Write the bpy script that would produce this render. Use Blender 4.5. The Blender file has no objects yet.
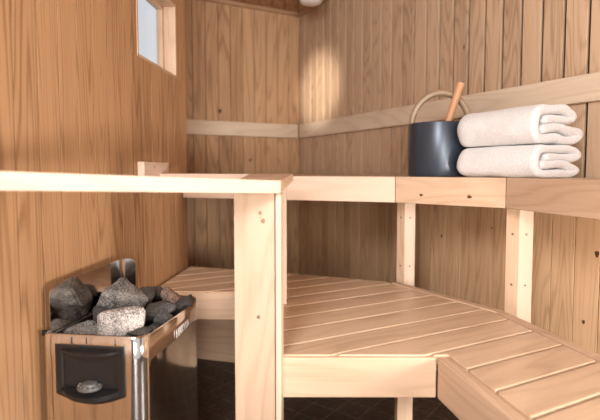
import bpy, bmesh, math, random
from mathutils import Vector, Matrix, noise
random.seed(7)
PI = math.pi
scene = bpy.context.scene
COL = scene.collection

# ------------------------------------------------------------------ camera
F = 480.0; TH = math.radians(3.3); CY = 170 + F*math.tan(TH); EYE = 0.925
cam = bpy.data.cameras.new('camera'); camo = bpy.data.objects.new('camera', cam); COL.objects.link(camo)
camo.location = (0, 0, EYE); camo.rotation_euler = (PI/2 - TH, 0, 0)
cam.sensor_width = 36; cam.lens = F/600*36; cam.shift_y = -(210-CY)/600
cam.clip_start = 0.02
cam.dof.use_dof = True; cam.dof.focus_distance = 1.5; cam.dof.aperture_fstop = 2.3
scene.camera = camo

def ray(px, py):
    u = (px-300)/F; v = (CY-py)/F
    return Vector((u, math.cos(TH)+v*math.sin(TH), -math.sin(TH)+v*math.cos(TH)))
def on_z(px, py, z):            # point of the photo on a level plane
    d = ray(px, py); t = (z-EYE)/d.z
    return Vector((d.x*t, d.y*t, z))
def on_y(px, py, Y):            # point of the photo at a distance into the room
    d = ray(px, py); t = Y/d.y
    return Vector((d.x*t, Y, EYE+d.z*t))

# ------------------------------------------------------------------ nodes
def new_mat(name):
    m = bpy.data.materials.new(name); m.use_nodes = True
    nt = m.node_tree; b = nt.nodes['Principled BSDF']
    return m, nt, b
def N(nt, typ, **kw):
    n = nt.nodes.new(typ)
    for k, v in kw.items(): setattr(n, k, v)
    return n
def L(nt, a, b): nt.links.new(a, b)
def math_node(nt, op, a, b=None, c=None):
    n = N(nt, 'ShaderNodeMath', operation=op)
    for i, x in enumerate((a, b, c)):
        if x is None: continue
        if isinstance(x, (int, float)): n.inputs[i].default_value = x
        else: L(nt, x, n.inputs[i])
    return n.outputs[0]

def wood(name, light, dark, ring=0.5, freq=46, var=0.18, fiber=0.25, rough=0.5, stretch=(1.1, 8, 8), warm=0.0):
    m, nt, b = new_mat(name)
    at = N(nt, 'ShaderNodeAttribute', attribute_name='gc')
    rd = N(nt, 'ShaderNodeAttribute', attribute_name='rnd')
    off = N(nt, 'ShaderNodeVectorMath', operation='SCALE'); off.inputs[0].default_value = (37.3, 11.7, 5.1)
    L(nt, rd.outputs['Fac'], off.inputs['Scale'])
    mul = N(nt, 'ShaderNodeVectorMath', operation='MULTIPLY'); mul.inputs[1].default_value = stretch
    L(nt, at.outputs['Vector'], mul.inputs[0])
    add = N(nt, 'ShaderNodeVectorMath', operation='ADD'); L(nt, mul.outputs[0], add.inputs[0]); L(nt, off.outputs[0], add.inputs[1])
    n1 = N(nt, 'ShaderNodeTexNoise'); n1.inputs['Scale'].default_value = 1.0; n1.inputs['Detail'].default_value = 1.5
    n1.inputs['Roughness'].default_value = 0.4
    L(nt, add.outputs[0], n1.inputs['Vector'])
    s = math_node(nt, 'SINE', math_node(nt, 'MULTIPLY', n1.outputs['Fac'], freq))
    s = math_node(nt, 'MULTIPLY_ADD', s, 0.5, 0.5)
    s = math_node(nt, 'POWER', s, 3.2)
    mf = N(nt, 'ShaderNodeVectorMath', operation='MULTIPLY'); mf.inputs[1].default_value = (5, 260, 260)
    L(nt, at.outputs['Vector'], mf.inputs[0])
    af = N(nt, 'ShaderNodeVectorMath', operation='ADD'); L(nt, mf.outputs[0], af.inputs[0]); L(nt, off.outputs[0], af.inputs[1])
    n2 = N(nt, 'ShaderNodeTexNoise'); n2.inputs['Scale'].default_value = 1.0; n2.inputs['Detail'].default_value = 3
    L(nt, af.outputs[0], n2.inputs['Vector'])
    # broad blotches of heartwood
    mb = N(nt, 'ShaderNodeVectorMath', operation='MULTIPLY'); mb.inputs[1].default_value = (2.0, 14, 14)
    L(nt, at.outputs['Vector'], mb.inputs[0])
    ab = N(nt, 'ShaderNodeVectorMath', operation='ADD'); L(nt, mb.outputs[0], ab.inputs[0]); L(nt, off.outputs[0], ab.inputs[1])
    n3 = N(nt, 'ShaderNodeTexNoise'); n3.inputs['Scale'].default_value = 1.0; n3.inputs['Detail'].default_value = 2
    L(nt, ab.outputs[0], n3.inputs['Vector'])
    f = math_node(nt, 'MULTIPLY', s, ring)
    f = math_node(nt, 'ADD', f, math_node(nt, 'MULTIPLY', math_node(nt, 'SUBTRACT', n2.outputs['Fac'], 0.5), fiber*2))
    f = math_node(nt, 'ADD', f, math_node(nt, 'MULTIPLY', math_node(nt, 'SUBTRACT', n3.outputs['Fac'], 0.5), 0.8))
    f = math_node(nt, 'ADD', f, math_node(nt, 'MULTIPLY', math_node(nt, 'SUBTRACT', rd.outputs['Fac'], 0.5), var*2))
    f = math_node(nt, 'ADD', f, 0.1)
    mx = N(nt, 'ShaderNodeMix', data_type='RGBA'); mx.inputs['A'].default_value = (*light, 1); mx.inputs['B'].default_value = (*dark, 1)
    mx.clamp_factor = True
    L(nt, f, mx.inputs['Factor']); L(nt, mx.outputs['Result'], b.inputs['Base Color'])
    b.inputs['Roughness'].default_value = rough
    b.inputs['Specular IOR Level'].default_value = 0.35
    bp = N(nt, 'ShaderNodeBump'); bp.inputs['Strength'].default_value = 0.12; bp.inputs['Distance'].default_value = 0.001
    L(nt, math_node(nt, 'ADD', n2.outputs['Fac'], s), bp.inputs['Height']); L(nt, bp.outputs[0], b.inputs['Normal'])
    return m

def plain(name, col, rough=0.5, metal=0.0, spec=0.5, nscale=None, namt=0.2, bump=0.0):
    m, nt, b = new_mat(name)
    b.inputs['Roughness'].default_value = rough; b.inputs['Metallic'].default_value = metal
    b.inputs['Specular IOR Level'].default_value = spec
    if nscale:
        tc = N(nt, 'ShaderNodeTexCoord'); n = N(nt, 'ShaderNodeTexNoise'); n.inputs['Scale'].default_value = nscale; n.inputs['Detail'].default_value = 4
        L(nt, tc.outputs['Object'], n.inputs['Vector'])
        mx = N(nt, 'ShaderNodeMix', data_type='RGBA')
        mx.inputs['A'].default_value = (*[c*(1-namt) for c in col], 1); mx.inputs['B'].default_value = (*[min(1, c*(1+namt)) for c in col], 1)
        L(nt, n.outputs['Fac'], mx.inputs['Factor']); L(nt, mx.outputs['Result'], b.inputs['Base Color'])
        if bump:
            bp = N(nt, 'ShaderNodeBump'); bp.inputs['Strength'].default_value = bump; bp.inputs['Distance'].default_value = 0.003
            L(nt, n.outputs['Fac'], bp.inputs['Height']); L(nt, bp.outputs[0], b.inputs['Normal'])
    else: b.inputs['Base Color'].default_value = (*col, 1)
    return m

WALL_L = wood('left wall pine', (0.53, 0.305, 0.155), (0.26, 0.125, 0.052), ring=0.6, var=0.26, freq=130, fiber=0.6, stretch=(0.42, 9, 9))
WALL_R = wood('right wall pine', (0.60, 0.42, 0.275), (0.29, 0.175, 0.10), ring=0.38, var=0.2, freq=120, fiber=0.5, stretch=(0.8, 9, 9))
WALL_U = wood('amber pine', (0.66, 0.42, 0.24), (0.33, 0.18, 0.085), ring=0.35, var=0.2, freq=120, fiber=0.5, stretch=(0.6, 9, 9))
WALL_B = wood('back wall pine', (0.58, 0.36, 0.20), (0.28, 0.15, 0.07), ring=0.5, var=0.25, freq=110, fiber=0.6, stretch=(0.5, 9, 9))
BAND = wood('pale aspen rail', (0.74, 0.60, 0.45), (0.54, 0.41, 0.29), ring=0.3, var=0.05, fiber=0.3, freq=60)
BENCH = wood('bench spruce', (0.66, 0.47, 0.325), (0.46, 0.29, 0.175), ring=0.3, var=0.08, fiber=0.3, freq=60)
SLAT = wood('slat aspen', (0.70, 0.505, 0.345), (0.40, 0.25, 0.145), ring=0.26, var=0.12, fiber=0.4, freq=50, rough=0.38)
RAIL = wood('pale rail aspen', (0.73, 0.55, 0.42), (0.55, 0.385, 0.27), ring=0.25, var=0.05, fiber=0.2, freq=50)
POSTM = wood('post pine', (0.57, 0.405, 0.285), (0.41, 0.265, 0.165), ring=0.3, var=0.05, fiber=0.25, freq=70)
CEIL = wood('ceiling pine', (0.45, 0.27, 0.15), (0.26, 0.14, 0.07), ring=0.5, var=0.2, freq=90)
KNOT = plain('knot', (0.10, 0.045, 0.02), 0.6, nscale=200)
KNOTL = plain('pale knot', (0.30, 0.16, 0.09), 0.6, nscale=200)
SCREW = plain('screw head', (0.23, 0.17, 0.14), 0.45, 0.5)
GROOVE = plain('groove backing', (0.06, 0.032, 0.018), 0.8, nscale=20)

# ------------------------------------------------------------------ mesh builder
class MB:
    def __init__(s): s.v = []; s.f = []; s.gc = []; s.r = []; s.mi = []
    def hexa(s, P, grain, rnd=None, mi=0, across=None):
        """eight corners: four below, four above, same order"""
        if rnd is None: rnd = random.random()
        i = len(s.v); g = Vector(grain).normalized()
        up = Vector((0, 0, 1)) if abs(g.z) < 0.9 else Vector((1, 0, 0))
        a = across.normalized() if across is not None else g.cross(up).normalized(); t = g.cross(a)
        o = sum((Vector(p) for p in P), Vector())/8
        for p in P:
            p = Vector(p); s.v.append(p); q = p-o
            s.gc.append((q.dot(g), q.dot(a), q.dot(t))); s.r.append(rnd)
        for f in ((3,2,1,0), (4,5,6,7), (0,1,5,4), (1,2,6,5), (2,3,7,6), (3,0,4,7)):
            s.f.append([i+k for k in f]); s.mi.append(mi)
    def box(s, c, ax, ay, size, z0, z1, grain='x', rnd=None, mi=0):
        """upright box on plan centre c with plan axes ax, ay"""
        c = Vector((c[0], c[1], 0)); ax = Vector((ax[0], ax[1], 0)).normalized(); ay = Vector((ay[0], ay[1], 0)).normalized()
        hx, hy = size[0]/2, size[1]/2
        pl = [c-ax*hx-ay*hy, c+ax*hx-ay*hy, c+ax*hx+ay*hy, c-ax*hx+ay*hy]
        P = [p+Vector((0,0,z0)) for p in pl]+[p+Vector((0,0,z1)) for p in pl]
        g = {'x': ax, 'y': ay, 'z': Vector((0,0,1))}[grain]
        s.hexa(P, g, rnd, mi, across=(ax if grain == 'z' else None))
    def plank(s, a, b, thick, z0, z1, side=1, rnd=None, mi=0, grain=None, z0b=None, z1b=None):
        """board standing on edge from plan point a to b, thickness towards `side`"""
        a = Vector((a[0], a[1], 0)); b = Vector((b[0], b[1], 0)); d = (b-a).normalized(); n = Vector((-d.y, d.x, 0))*side*thick
        za0, za1 = z0, z1; zb0 = z0 if z0b is None else z0b; zb1 = z1 if z1b is None else z1b
        Z = lambda p, z: p+Vector((0,0,z))
        P = [Z(a,za0), Z(b,zb0), Z(b+n,zb0), Z(a+n,za0), Z(a,za1), Z(b,zb1), Z(b+n,zb1), Z(a+n,za1)]
        if side < 0: P = [P[3],P[2],P[1],P[0],P[7],P[6],P[5],P[4]]
        s.hexa(P, grain or d, rnd, mi, across=Vector((0,0,1)) if grain is None else d)
    def disc(s, c, n, r, ry=None, mi=1, seg=14, h=0.0008):
        c = Vector(c); n = Vector(n).normalized(); ry = ry or r
        a = n.cross(Vector((0,0,1)))
        a = a.normalized() if a.length > 0.1 else Vector((1,0,0)); b = n.cross(a)
        i = len(s.v)
        for k in range(seg):
            t = 2*PI*k/seg; w = 1+0.15*math.sin(3*t+c.x*50)
            s.v.append(c+a*r*w*math.cos(t)+b*ry*w*math.sin(t)+n*h*0.3); s.gc.append((0,0,0)); s.r.append(0)
        s.v.append(c+n*h); s.gc.append((0,0,0)); s.r.append(0)
        for k in range(seg): s.f.append([i+k, i+(k+1) % seg, i+seg]); s.mi.append(mi)
    def raw(s, verts, faces, grain=(1,0,0), rnd=None, mi=0):
        i = len(s.v); rnd = random.random() if rnd is None else rnd
        g = Vector(grain).normalized(); up = Vector((0,0,1)) if abs(g.z) < .9 else Vector((1,0,0)); a = g.cross(up).normalized(); t = g.cross(a)
        for p in verts:
            p = Vector(p); s.v.append(p); s.gc.append((p.dot(g), p.dot(a), p.dot(t))); s.r.append(rnd)
        for f in faces: s.f.append([i+k for k in f]); s.mi.append(mi)
    def build(s, name, mats, parent=None, bevel=0, smooth=False, seg=2):
        if not isinstance(mats, (list, tuple)): mats = [mats]
        inv = Matrix()
        if parent is not None: inv = world_of(parent).inverted()
        me = bpy.data.meshes.new(name)
        me.from_pydata([inv @ Vector(p) for p in s.v], [], s.f)
        a = me.attributes.new('gc', 'FLOAT_VECTOR', 'POINT'); a.data.foreach_set('vector', [x for g in s.gc for x in g])
        a = me.attributes.new('rnd', 'FLOAT', 'POINT'); a.data.foreach_set('value', s.r)
        for m in mats: me.materials.append(m)
        me.polygons.foreach_set('material_index', s.mi)
        if smooth: me.polygons.foreach_set('use_smooth', [True]*len(me.polygons))
        bm = bmesh.new(); bm.from_mesh(me); bmesh.ops.recalc_face_normals(bm, faces=bm.faces); bm.to_mesh(me); bm.free()
        o = bpy.data.objects.new(name, me); COL.objects.link(o)
        if parent is not None: o.parent = parent
        if bevel:
            md = o.modifiers.new('bevel', 'BEVEL'); md.width = bevel; md.segments = seg; md.limit_method = 'ANGLE'; md.angle_limit = math.radians(40)
            me.polygons.foreach_set('use_smooth', [True]*len(me.polygons))
            w = o.modifiers.new('wn', 'WEIGHTED_NORMAL'); w.keep_sharp = False
        return o
def world_of(o):
    m = Matrix.LocRotScale(o.location, o.rotation_euler, o.scale)
    return world_of(o.parent) @ m if o.parent else m
def tag(o, label=None, cat=None, group=None, kind=None):
    if label: o['label'] = label
    if cat: o['category'] = cat
    if group: o['group'] = group
    if kind: o['kind'] = kind
    return o
def empty(name, loc, rz=0):
    o = bpy.data.objects.new(name, None); o.empty_display_size = 0.05; COL.objects.link(o)
    o.location = loc; o.rotation_euler = (0, 0, rz); return o

# ------------------------------------------------------------------ plan of the room
CZ = 2.115
DR = Vector((0.469, -0.883, 0)).normalized()         # along the right wall, towards the camera
NR = Vector((0.883, 0.469, 0)).normalized()          # out through the right wall
C0 = Vector((0.0, 3.73, 0))                          # rear corner
DB = -NR                                             # along the back wall, to the left
def lwx(Y): return -0.724+0.073*Y
LC = Vector((lwx(2.35), 2.35, 0))                    # end of the left wall
BE = C0 + DB*1.02                                    # left end of the back wall

def panel_wall(name, a, b, inward, mat, w=0.093, phase=0.0, gap=0.004, z0=0.0, z1=CZ, bev=0.003, depth=0.014, knots=()):
    """tongue and groove boards from plan point a to b; the room is on the `inward` side"""
    a = Vector((a[0], a[1], 0)); b = Vector((b[0], b[1], 0)); d = (b-a); Ln = d.length; d.normalize()
    n = Vector((inward[0], inward[1], 0)).normalized()
    mb = MB(); x = -phase
    while x < Ln:
        x0 = max(0, x+gap/2); x1 = min(Ln, x+w-gap/2)
        if x1-x0 > 0.004:
            mb.box(a+d*(x0+x1)/2-n*depth/2, d, n, (x1-x0, depth), z0, z1, 'z', random.random())
        x += w
    for (kx, ky, kr, kz) in knots:
        r_ = ray(kx, ky); t_ = n.dot(a)/(n.x*r_.x+n.y*r_.y)
        p_ = Vector((r_.x*t_, r_.y*t_, EYE+r_.z*t_))+n*0.0002; mb.disc(p_, n, kr, kz, mi=1)
    o = mb.build(name, [mat, KNOT], None, bevel=bev, seg=2)
    return o
def backing(name, a, b, inward, z0=0.0, z1=CZ):
    a = Vector((a[0], a[1], 0)); b = Vector((b[0], b[1], 0)); d = (b-a).normalized(); n = Vector((inward[0], inward[1], 0)).normalized()
    mb = MB(); mb.box((a+b)/2-n*0.030, d, n, ((b-a).length+0.03, 0.03), z0, z1)
    return mb

# right wall
RW = C0 + DR*4.2
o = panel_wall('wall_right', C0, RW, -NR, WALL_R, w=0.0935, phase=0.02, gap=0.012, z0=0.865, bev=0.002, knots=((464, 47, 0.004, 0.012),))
tag(o, kind='structure')
# the lining below the upper bench: close-jointed amber boards
o = panel_wall('wall_right_lower', C0, RW, -NR, WALL_U, w=0.0935, phase=0.045, gap=0.003, z1=0.865, bev=0.0015, knots=((441.5, 236, 0.007, 0.008), (597, 254, 0.008, 0.012), (583.5, 322, 0.006, 0.008), (492, 228, 0.004, 0.004)))
tag(o, kind='structure')
o2 = backing('b', C0, RW, -NR).build('wall_right_backing', GROOVE); tag(o2, kind='structure')
o = panel_wall('wall_back', BE, C0, -Vector((-NR.y*-1, 0, 0)) if False else Vector((DR.x, DR.y, 0)), WALL_B, w=0.092, gap=0.003, knots=((220, 111, 0.012, 0.016), (250, 160, 0.008, 0.010)))
tag(o, kind='structure')
o2 = backing('b', BE, C0, DR).build('wall_back_backing', GROOVE); tag(o2, kind='structure')

# left wall with a window opening
NL = Vector((1, -0.073, 0)).normalized()
def LW(Y): return Vector((lwx(Y), Y, 0))
WY0, WY1, WZ0, WZ1 = 1.778, 2.215, 1.342, 1.667
mb = MB(); Y = -0.9; wb = 0.0905
seams = []
while Y < 2.35: seams.append(Y); Y += wb
for y0 in seams:
    y1 = min(y0+wb, 2.35); g = 0.0019
    pieces = [(y0, y1, 0, CZ)]
    if y1 > WY0 and y0 < WY1:
        pieces = [(y0, y1, 0, WZ0), (y0, y1, WZ1, CZ)]
        if y0 < WY0: pieces.append((y0, WY0, WZ0, WZ1))
        if y1 > WY1: pieces.append((WY1, y1, WZ0, WZ1))
    r = random.random()
    for (p, q, za, zb) in pieces:
        if p < y0+1e-6: p = y0+g
        if q > y1-1e-6: q = y1-g
        if q-p < 0.004: continue
        c = (LW(p)+LW(q))/2 - NL*0.007
        mb.box(c, Vector((0.073, 1, 0)), NL, (q-p, 0.014), za, zb, 'z', r)
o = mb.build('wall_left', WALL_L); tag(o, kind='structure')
mb = MB()
for (p, q, za, zb) in ((-0.9, 2.36, 0, WZ0), (-0.9, 2.36, WZ1, CZ), (-0.9, WY0, WZ0, WZ1), (WY1, 2.36, WZ0, WZ1)):
    mb.box((LW(p)+LW(q))/2-NL*0.032, Vector((0.073, 1, 0)), NL, (q-p, 0.034), za, zb)
tag(mb.build('wall_left_backing', GROOVE), kind='structure')
# splayed wall from the end of the left wall to the back wall
J1 = BE
dj = (J1-LC).normalized(); nj = Vector((dj.y, -dj.x, 0))
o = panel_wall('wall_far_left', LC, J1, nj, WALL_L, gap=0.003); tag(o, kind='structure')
tag(backing('b', LC, J1, nj).build('wall_far_left_backing', GROOVE), kind='structure')

# window: reveal, frame, pane
mb = MB(); ax = Vector((0.073, 1, 0))
def lin(p, q, za, zb, x0, x1, m, grain='x', rnd=None):
    m.box((LW(p)+LW(q))/2+NL*(x0+x1)/2, ax, NL, (q-p, x1-x0), za, zb, grain, rnd)
win = empty('window_1', LW(1.96)+Vector((0, 0, WZ0))); tag(win, kind='structure')
m1 = MB()
lin(WY1-0.012, WY1, WZ0, WZ1, -0.052, 0.002, m1, 'z'); lin(WY0, WY0+0.012, WZ0, WZ1, -0.052, 0.002, m1, 'z')
lin(WY0, WY1, WZ0, WZ0+0.010, -0.052, 0.002, m1); lin(WY0, WY1, WZ1-0.010, WZ1, -0.052, 0.002, m1)
m1.build('window_reveal', BENCH, win, bevel=0.001)
m2 = MB(); fy0, fy1, fz0, fz1 = WY0+0.012, WY1-0.012, WZ0+0.010, WZ1-0.010; t = 0.024
lin(fy1-t, fy1, fz0, fz1, -0.078, -0.050, m2, 'z'); lin(fy0, fy0+t*0.4, fz0, fz1, -0.078, -0.050, m2, 'z')
lin(fy0, fy1, fz0, fz0+0.012, -0.078, -0.050, m2); lin(fy0, fy1, fz1-t*0.8, fz1, -0.078, -0.050, m2)
m2.build('window_frame', BENCH, win, bevel=0.003)
GL = bpy.data.materials.new('window glass'); GL.use_nodes = True; nt = GL.node_tree; nt.nodes.clear()
tr = N(nt, 'ShaderNodeBsdfTransparent'); tr.inputs[0].default_value = (0.96, 0.98, 1, 1); gs = N(nt, 'ShaderNodeBsdfGlossy'); gs.inputs['Roughness'].default_value = 0.02
ms = N(nt, 'ShaderNodeMixShader'); ms.inputs[0].default_value = 0.06; mo = N(nt, 'ShaderNodeOutputMaterial')
L(nt, tr.outputs[0], ms.inputs[1]); L(nt, gs.outputs[0], ms.inputs[2]); L(nt, ms.outputs[0], mo.inputs[0])
m3 = MB(); lin(fy0, fy1, fz0, fz1, -0.066, -0.062, m3); m3.build('window_glass', GL, win)

# rear wall behind the camera, with a doorway the daylight comes through
mb = MB()
RY = -0.9
for (x0, x1, za, zb) in ((-0.82, -0.5, 0, CZ), (1.5, 2.6, 0, CZ), (-0.5, 1.5, 1.95, CZ)):
    x = x0
    while x < x1:
        q = min(x+0.093, x1); mb.box(((x+q)/2, RY-0.007), (1,0), (0,1), (q-x-0.004, 0.014), za, zb, 'z'); x += 0.093
tag(mb.build('wall_rear', WALL_L), kind='structure')

# floor and ceiling
FL, nt, b = new_mat('dark floor tile')
tc = N(nt, 'ShaderNodeTexCoord'); mp = N(nt, 'ShaderNodeMapping'); mp.inputs['Rotation'].default_value = (0, 0, math.radians(38))
L(nt, tc.outputs['Object'], mp.inputs['Vector'])
bk = N(nt, 'ShaderNodeTexBrick'); bk.offset = 0; bk.inputs['Scale'].default_value = 1; bk.inputs['Brick Width'].default_value = 0.1
bk.inputs['Row Height'].default_value = 0.1; bk.inputs['Mortar Size'].default_value = 0.003; bk.inputs['Mortar Smooth'].default_value = 0.3
bk.inputs['Color1'].default_value = (0.030, 0.021, 0.019, 1); bk.inputs['Color2'].default_value = (0.045, 0.030, 0.025, 1)
bk.inputs['Mortar'].default_value = (0.11, 0.08, 0.06, 1)
L(nt, mp.outputs[0], bk.inputs['Vector'])
nz = N(nt, 'ShaderNodeTexNoise'); nz.inputs['Scale'].default_value = 45; nz.inputs['Detail'].default_value = 5; L(nt, tc.outputs['Object'], nz.inputs['Vector'])
mx = N(nt, 'ShaderNodeMix', data_type='RGBA', blend_type='MULTIPLY'); mx.inputs['Factor'].default_value = 0.8
cr = N(nt, 'ShaderNodeValToRGB'); cr.color_ramp.elements[0].position = 0.35; cr.color_ramp.elements[0].color = (0.35, 0.35, 0.35, 1); cr.color_ramp.elements[1].position = 0.65
cr.color_ramp.elements[1].color = (1.6, 1.5, 1.4, 1)
L(nt, nz.outputs['Fac'], cr.inputs[0]); L(nt, bk.outputs['Color'], mx.inputs['A']); L(nt, cr.outputs[0], mx.inputs['B'])
L(nt, mx.outputs['Result'], b.inputs['Base Color']); b.inputs['Roughness'].default_value = 0.45
mb = MB()
mb.box((0.6, 1.5), (1,0), (0,1), (4.2, 5.2), -0.05, 0.0)
tag(mb.build('floor', FL), kind='structure')
mb = MB(); x = -0.85
while x < 2.6:
    mb.box((x+0.046, 1.5), (1,0), (0,1), (0.088, 5.2), CZ, CZ+0.02, 'y'); x += 0.093
mb.box((0.98, 1.5), (1,0), (0,1), (3.6, 5.2), CZ+0.015, CZ+0.05)
tag(mb.build('ceiling', CEIL, bevel=0.002), kind='structure')
# ceiling trim along the back wall
mb = MB(); mb.plank(BE+DR*0.001, C0+DR*0.001, 0.022, CZ-0.028, CZ, -1)
o = mb.build('trim_1', CEIL, bevel=0.003); tag(o, kind='structure')
mb = MB(); mb.plank(C0-NR*0.001, RW-NR*0.001, 0.022, CZ-0.028, CZ, -1)
tag(mb.build('trim_2', CEIL, bevel=0.003), kind='structure')

# ------------------------------------------------------------------ backrest rails on the walls
def wall_pt(px, D=1.75):     # distance of the right wall behind a photo column
    u = (px-300)/F
    Y = NR.dot(C0)/(NR.y+NR.x*u); return Vector((u*Y, Y, 0))
BZ0, BZ1 = 1.169, 1.270
mb = MB()
pa = C0-NR*0.024+DR*0.03; mb.plank(pa, C0-NR*0.024+DR*4.1, 0.022, BZ0, BZ1, 1)
o = mb.build('backrest_rail', BAND, None, bevel=0.004)
tag(o, 'long pale wooden rail fixed level along the right wall above the towels', 'rail')
mb = MB()
mb.plank(BE+DR*0.002+NR*0.05, C0+DR*0.002-NR*0.03, 0.022, BZ0, BZ1, -1)
o = mb.build('backrest_rail', BAND, None, bevel=0.004)
tag(o, 'short blurred pale wooden rail fixed level along the back wall', 'rail')

# ------------------------------------------------------------------ lower bench
ZB = 0.45; ZL = 0.345          # top, underside of front boards
nS = Vector((-0.454, 0.891, 0)).normalized(); dS = Vector((nS.y, -nS.x, 0))
F0 = Vector((lwx(1.84)+0.006, 1.845, 0)); F0b = Vector((-0.115, 1.815, 0))
Fm = Vector((-0.115, 1.215, 0)); Fm2 = on_z(280, 357.5, ZB)
F1 = on_z(437.5, 357.8, ZB); F1.z = 0
F2 = on_z(511, 418, ZB); F2.z = 0; F2 = F1+(F2-F1).normalized()*0.85
Fm.y = Fm2.y
R = [on_z(x, y, ZB) for x, y in ((188, 265.8), (292, 273.6), (397, 283), (504, 312.5), (600, 356.5))]
for r in R: r.z = 0
R[0] = LC + Vector((0.012, -0.012, 0))
R.append(R[4]+(R[4]-R[3]).normalized()*0.55)
bench = empty('lower_bench', (F1.x, F1.y+0.3, 0))
tag(bench, 'low wide slatted pale wooden sauna bench with angled front, nearest the floor', 'bench', )
def inset(poly, ds):
    """offset each edge of a ccw polygon inwards by its own distance"""
    n = len(poly); out = []
    for i in range(n):
        a, b, c = poly[i-1], poly[i], poly[(i+1) % n]
        d1 = (b-a).normalized(); d2 = (c-b).normalized()
        n1 = Vector((-d1.y, d1.x, 0)); n2 = Vector((-d2.y, d2.x, 0))
        p1 = a+n1*ds[i-1]; p2 = b+n2*ds[i]
        den = d1.x*d2.y-d1.y*d2.x
        if abs(den) < 1e-3: out.append(b+n1*ds[i-1]); continue
        w = p2-p1; t = (w.x*d2.y-w.y*d2.x)/den
        out.append(p1+d1*t)
    return out
poly = [F0, F0b, Fm, F1, F2, R[5], R[4], R[3], R[2], R[1], R[0]]
#        edges: F0-F0b, F0b-Fm, Fm-F1, F1-F2, F2-R5, R5-R4, R4-R3, R3-R2, R2-R1, R1-R0, R0-F0
ins = inset(poly, [0.008, 0.004, 0.010, 0.034, 0.0, 0.038, 0.038, 0.034, 0.008, 0.008, 0.004])
def line_hits(pl, c):
    hits = []
    for i in range(len(pl)):
        a, b = pl[i], pl[(i+1) % len(pl)]
        fa, fb = nS.dot(a)-c, nS.dot(b)-c
        if fa*fb < 0: p = a+(b-a)*(fa/(fa-fb)); hits.append(dS.dot(p))
    hits.sort(); return hits
edges = [0.0]
c = 1.142
step = 0.1105
k0 = -9; k = k0
while c+k*step < 2.55:
    e0 = c+k*step+0.004; e1 = c+(k+1)*step-0.004
    h0 = line_hits(ins, e0+0.0005); h1 = line_hits(ins, e1-0.0005)
    if len(h0) < 2 and len(h1) < 2: k += 1; continue
    if len(h0) < 2 or len(h1) < 2:
        # a slat that tapers to a corner: shrink to the strip the bench still covers
        for q in range(1, 24):
            f = q/24
            if len(h0) < 2:
                ee = e0+(e1-e0)*f; hh = line_hits(ins, ee)
                if len(hh) >= 2: e0, h0 = ee, hh; break
            else:
                ee = e1-(e1-e0)*f; hh = line_hits(ins, ee)
                if len(hh) >= 2: e1, h1 = ee, hh; break
    if len(h0) >= 2 and len(h1) >= 2 and e1-e0 > 0.01:
        segs = [(h0[0], h0[-1], h1[0], h1[-1])]
        for (a0, a1, b0, b1) in segs:
            # gather polygon vertices that lie inside the strip so the slat keeps the bench outline
            lo = [(e0, a0)]; hi = [(e0, a1)]
            mid = (a0+a1+b0+b1)/4
            for p in ins:
                cp = nS.dot(p); sp = dS.dot(p)
                if e0 < cp < e1: (lo if sp < mid else hi).append((cp, sp))
            lo.append((e1, b0)); hi.append((e1, b1)); lo.sort(); hi.sort()
            loop = hi + lo[::-1]
            pts = [nS*cc+dS*ss for cc, ss in loop]
            n = len(pts)
            V = [Vector((p.x, p.y, ZB-0.022)) for p in pts]+[Vector((p.x, p.y, ZB+0.004)) for p in pts]
            Fc = [list(range(n))[::-1], list(range(n, 2*n))]+[[i, (i+1) % n, n+(i+1) % n, n+i] for i in range(n)]
            sm = MB(); sm.raw(V, Fc, dS)
            sm.build('slat', SLAT, bench, bevel=0.0035, seg=3)
    k += 1
# rear edge strip and deck support below the slats
for a, b in ((R[2], R[3]), (R[3], R[4]), (R[4], R[5])):
    d = (b-a).normalized(); mb = MB(); mb.plank(a, b, 0.033, ZB-0.03, ZB+0.006, -1)
    mb.build('edge_strip', BENCH, bench, bevel=0.003)
def front_board(a, b, z0=ZL, z1=ZB, th=0.028, knots=(), mat=BENCH, parent=bench, bev=0.004):
    mb = MB(); mb.plank(a, b, th, z0, z1, 1)
    d = (Vector(b)-Vector(a)).normalized(); n = Vector((d.y, -d.x, 0))
    for (s, z, r, mi) in knots: mb.disc(Vector((a[0], a[1], 0))+d*s+Vector((0,0,z)), n, r, r*0.7, mi=mi)
    return mb.build('front_board', [mat, KNOT, SCREW], parent, bevel=bev)
front_board(F0, F0b); front_board(Fm, F1-Vector((0.0015, 0, 0))); front_board(F1, F2, th=0.034)
mb = MB(); mb.plank(F0b, Fm+Vector((0, 0.03, 0)), 0.026, ZL, ZB-0.004, 1); mb.build('side_board', BENCH, bench, bevel=0.003)
# cross bearers under the slats, leg and rear skirt
mb = MB()
for Yq in (1.36, 1.62): mb.box((0.16, Yq), (1, 0), (0, 1), (0.5, 0.045), ZL+0.01, ZB-0.023)
mb.build('bearer', BENCH, bench, bevel=0.002)
lp = on_y(403.5, 405, 1.34)
mb = MB(); mb.box((lp.x, lp.y), (1,0), (0,1), (0.044, 0.04), 0, ZB-0.023, 'z'); mb.build('leg', BENCH, bench, bevel=0.003)
mb = MB(); mb.box((0.62, 0.95), (1,0), (0,1), (0.044, 0.04), 0, ZB-0.023, 'z'); mb.build('leg', BENCH, bench, bevel=0.003)
mb = MB(); mb.plank((lwx(2.30)+0.02, 2.32), (0.35, 2.08), 0.02, 0.0, ZB-0.023, 1); mb.build('rear_skirt', BENCH, bench)

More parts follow.
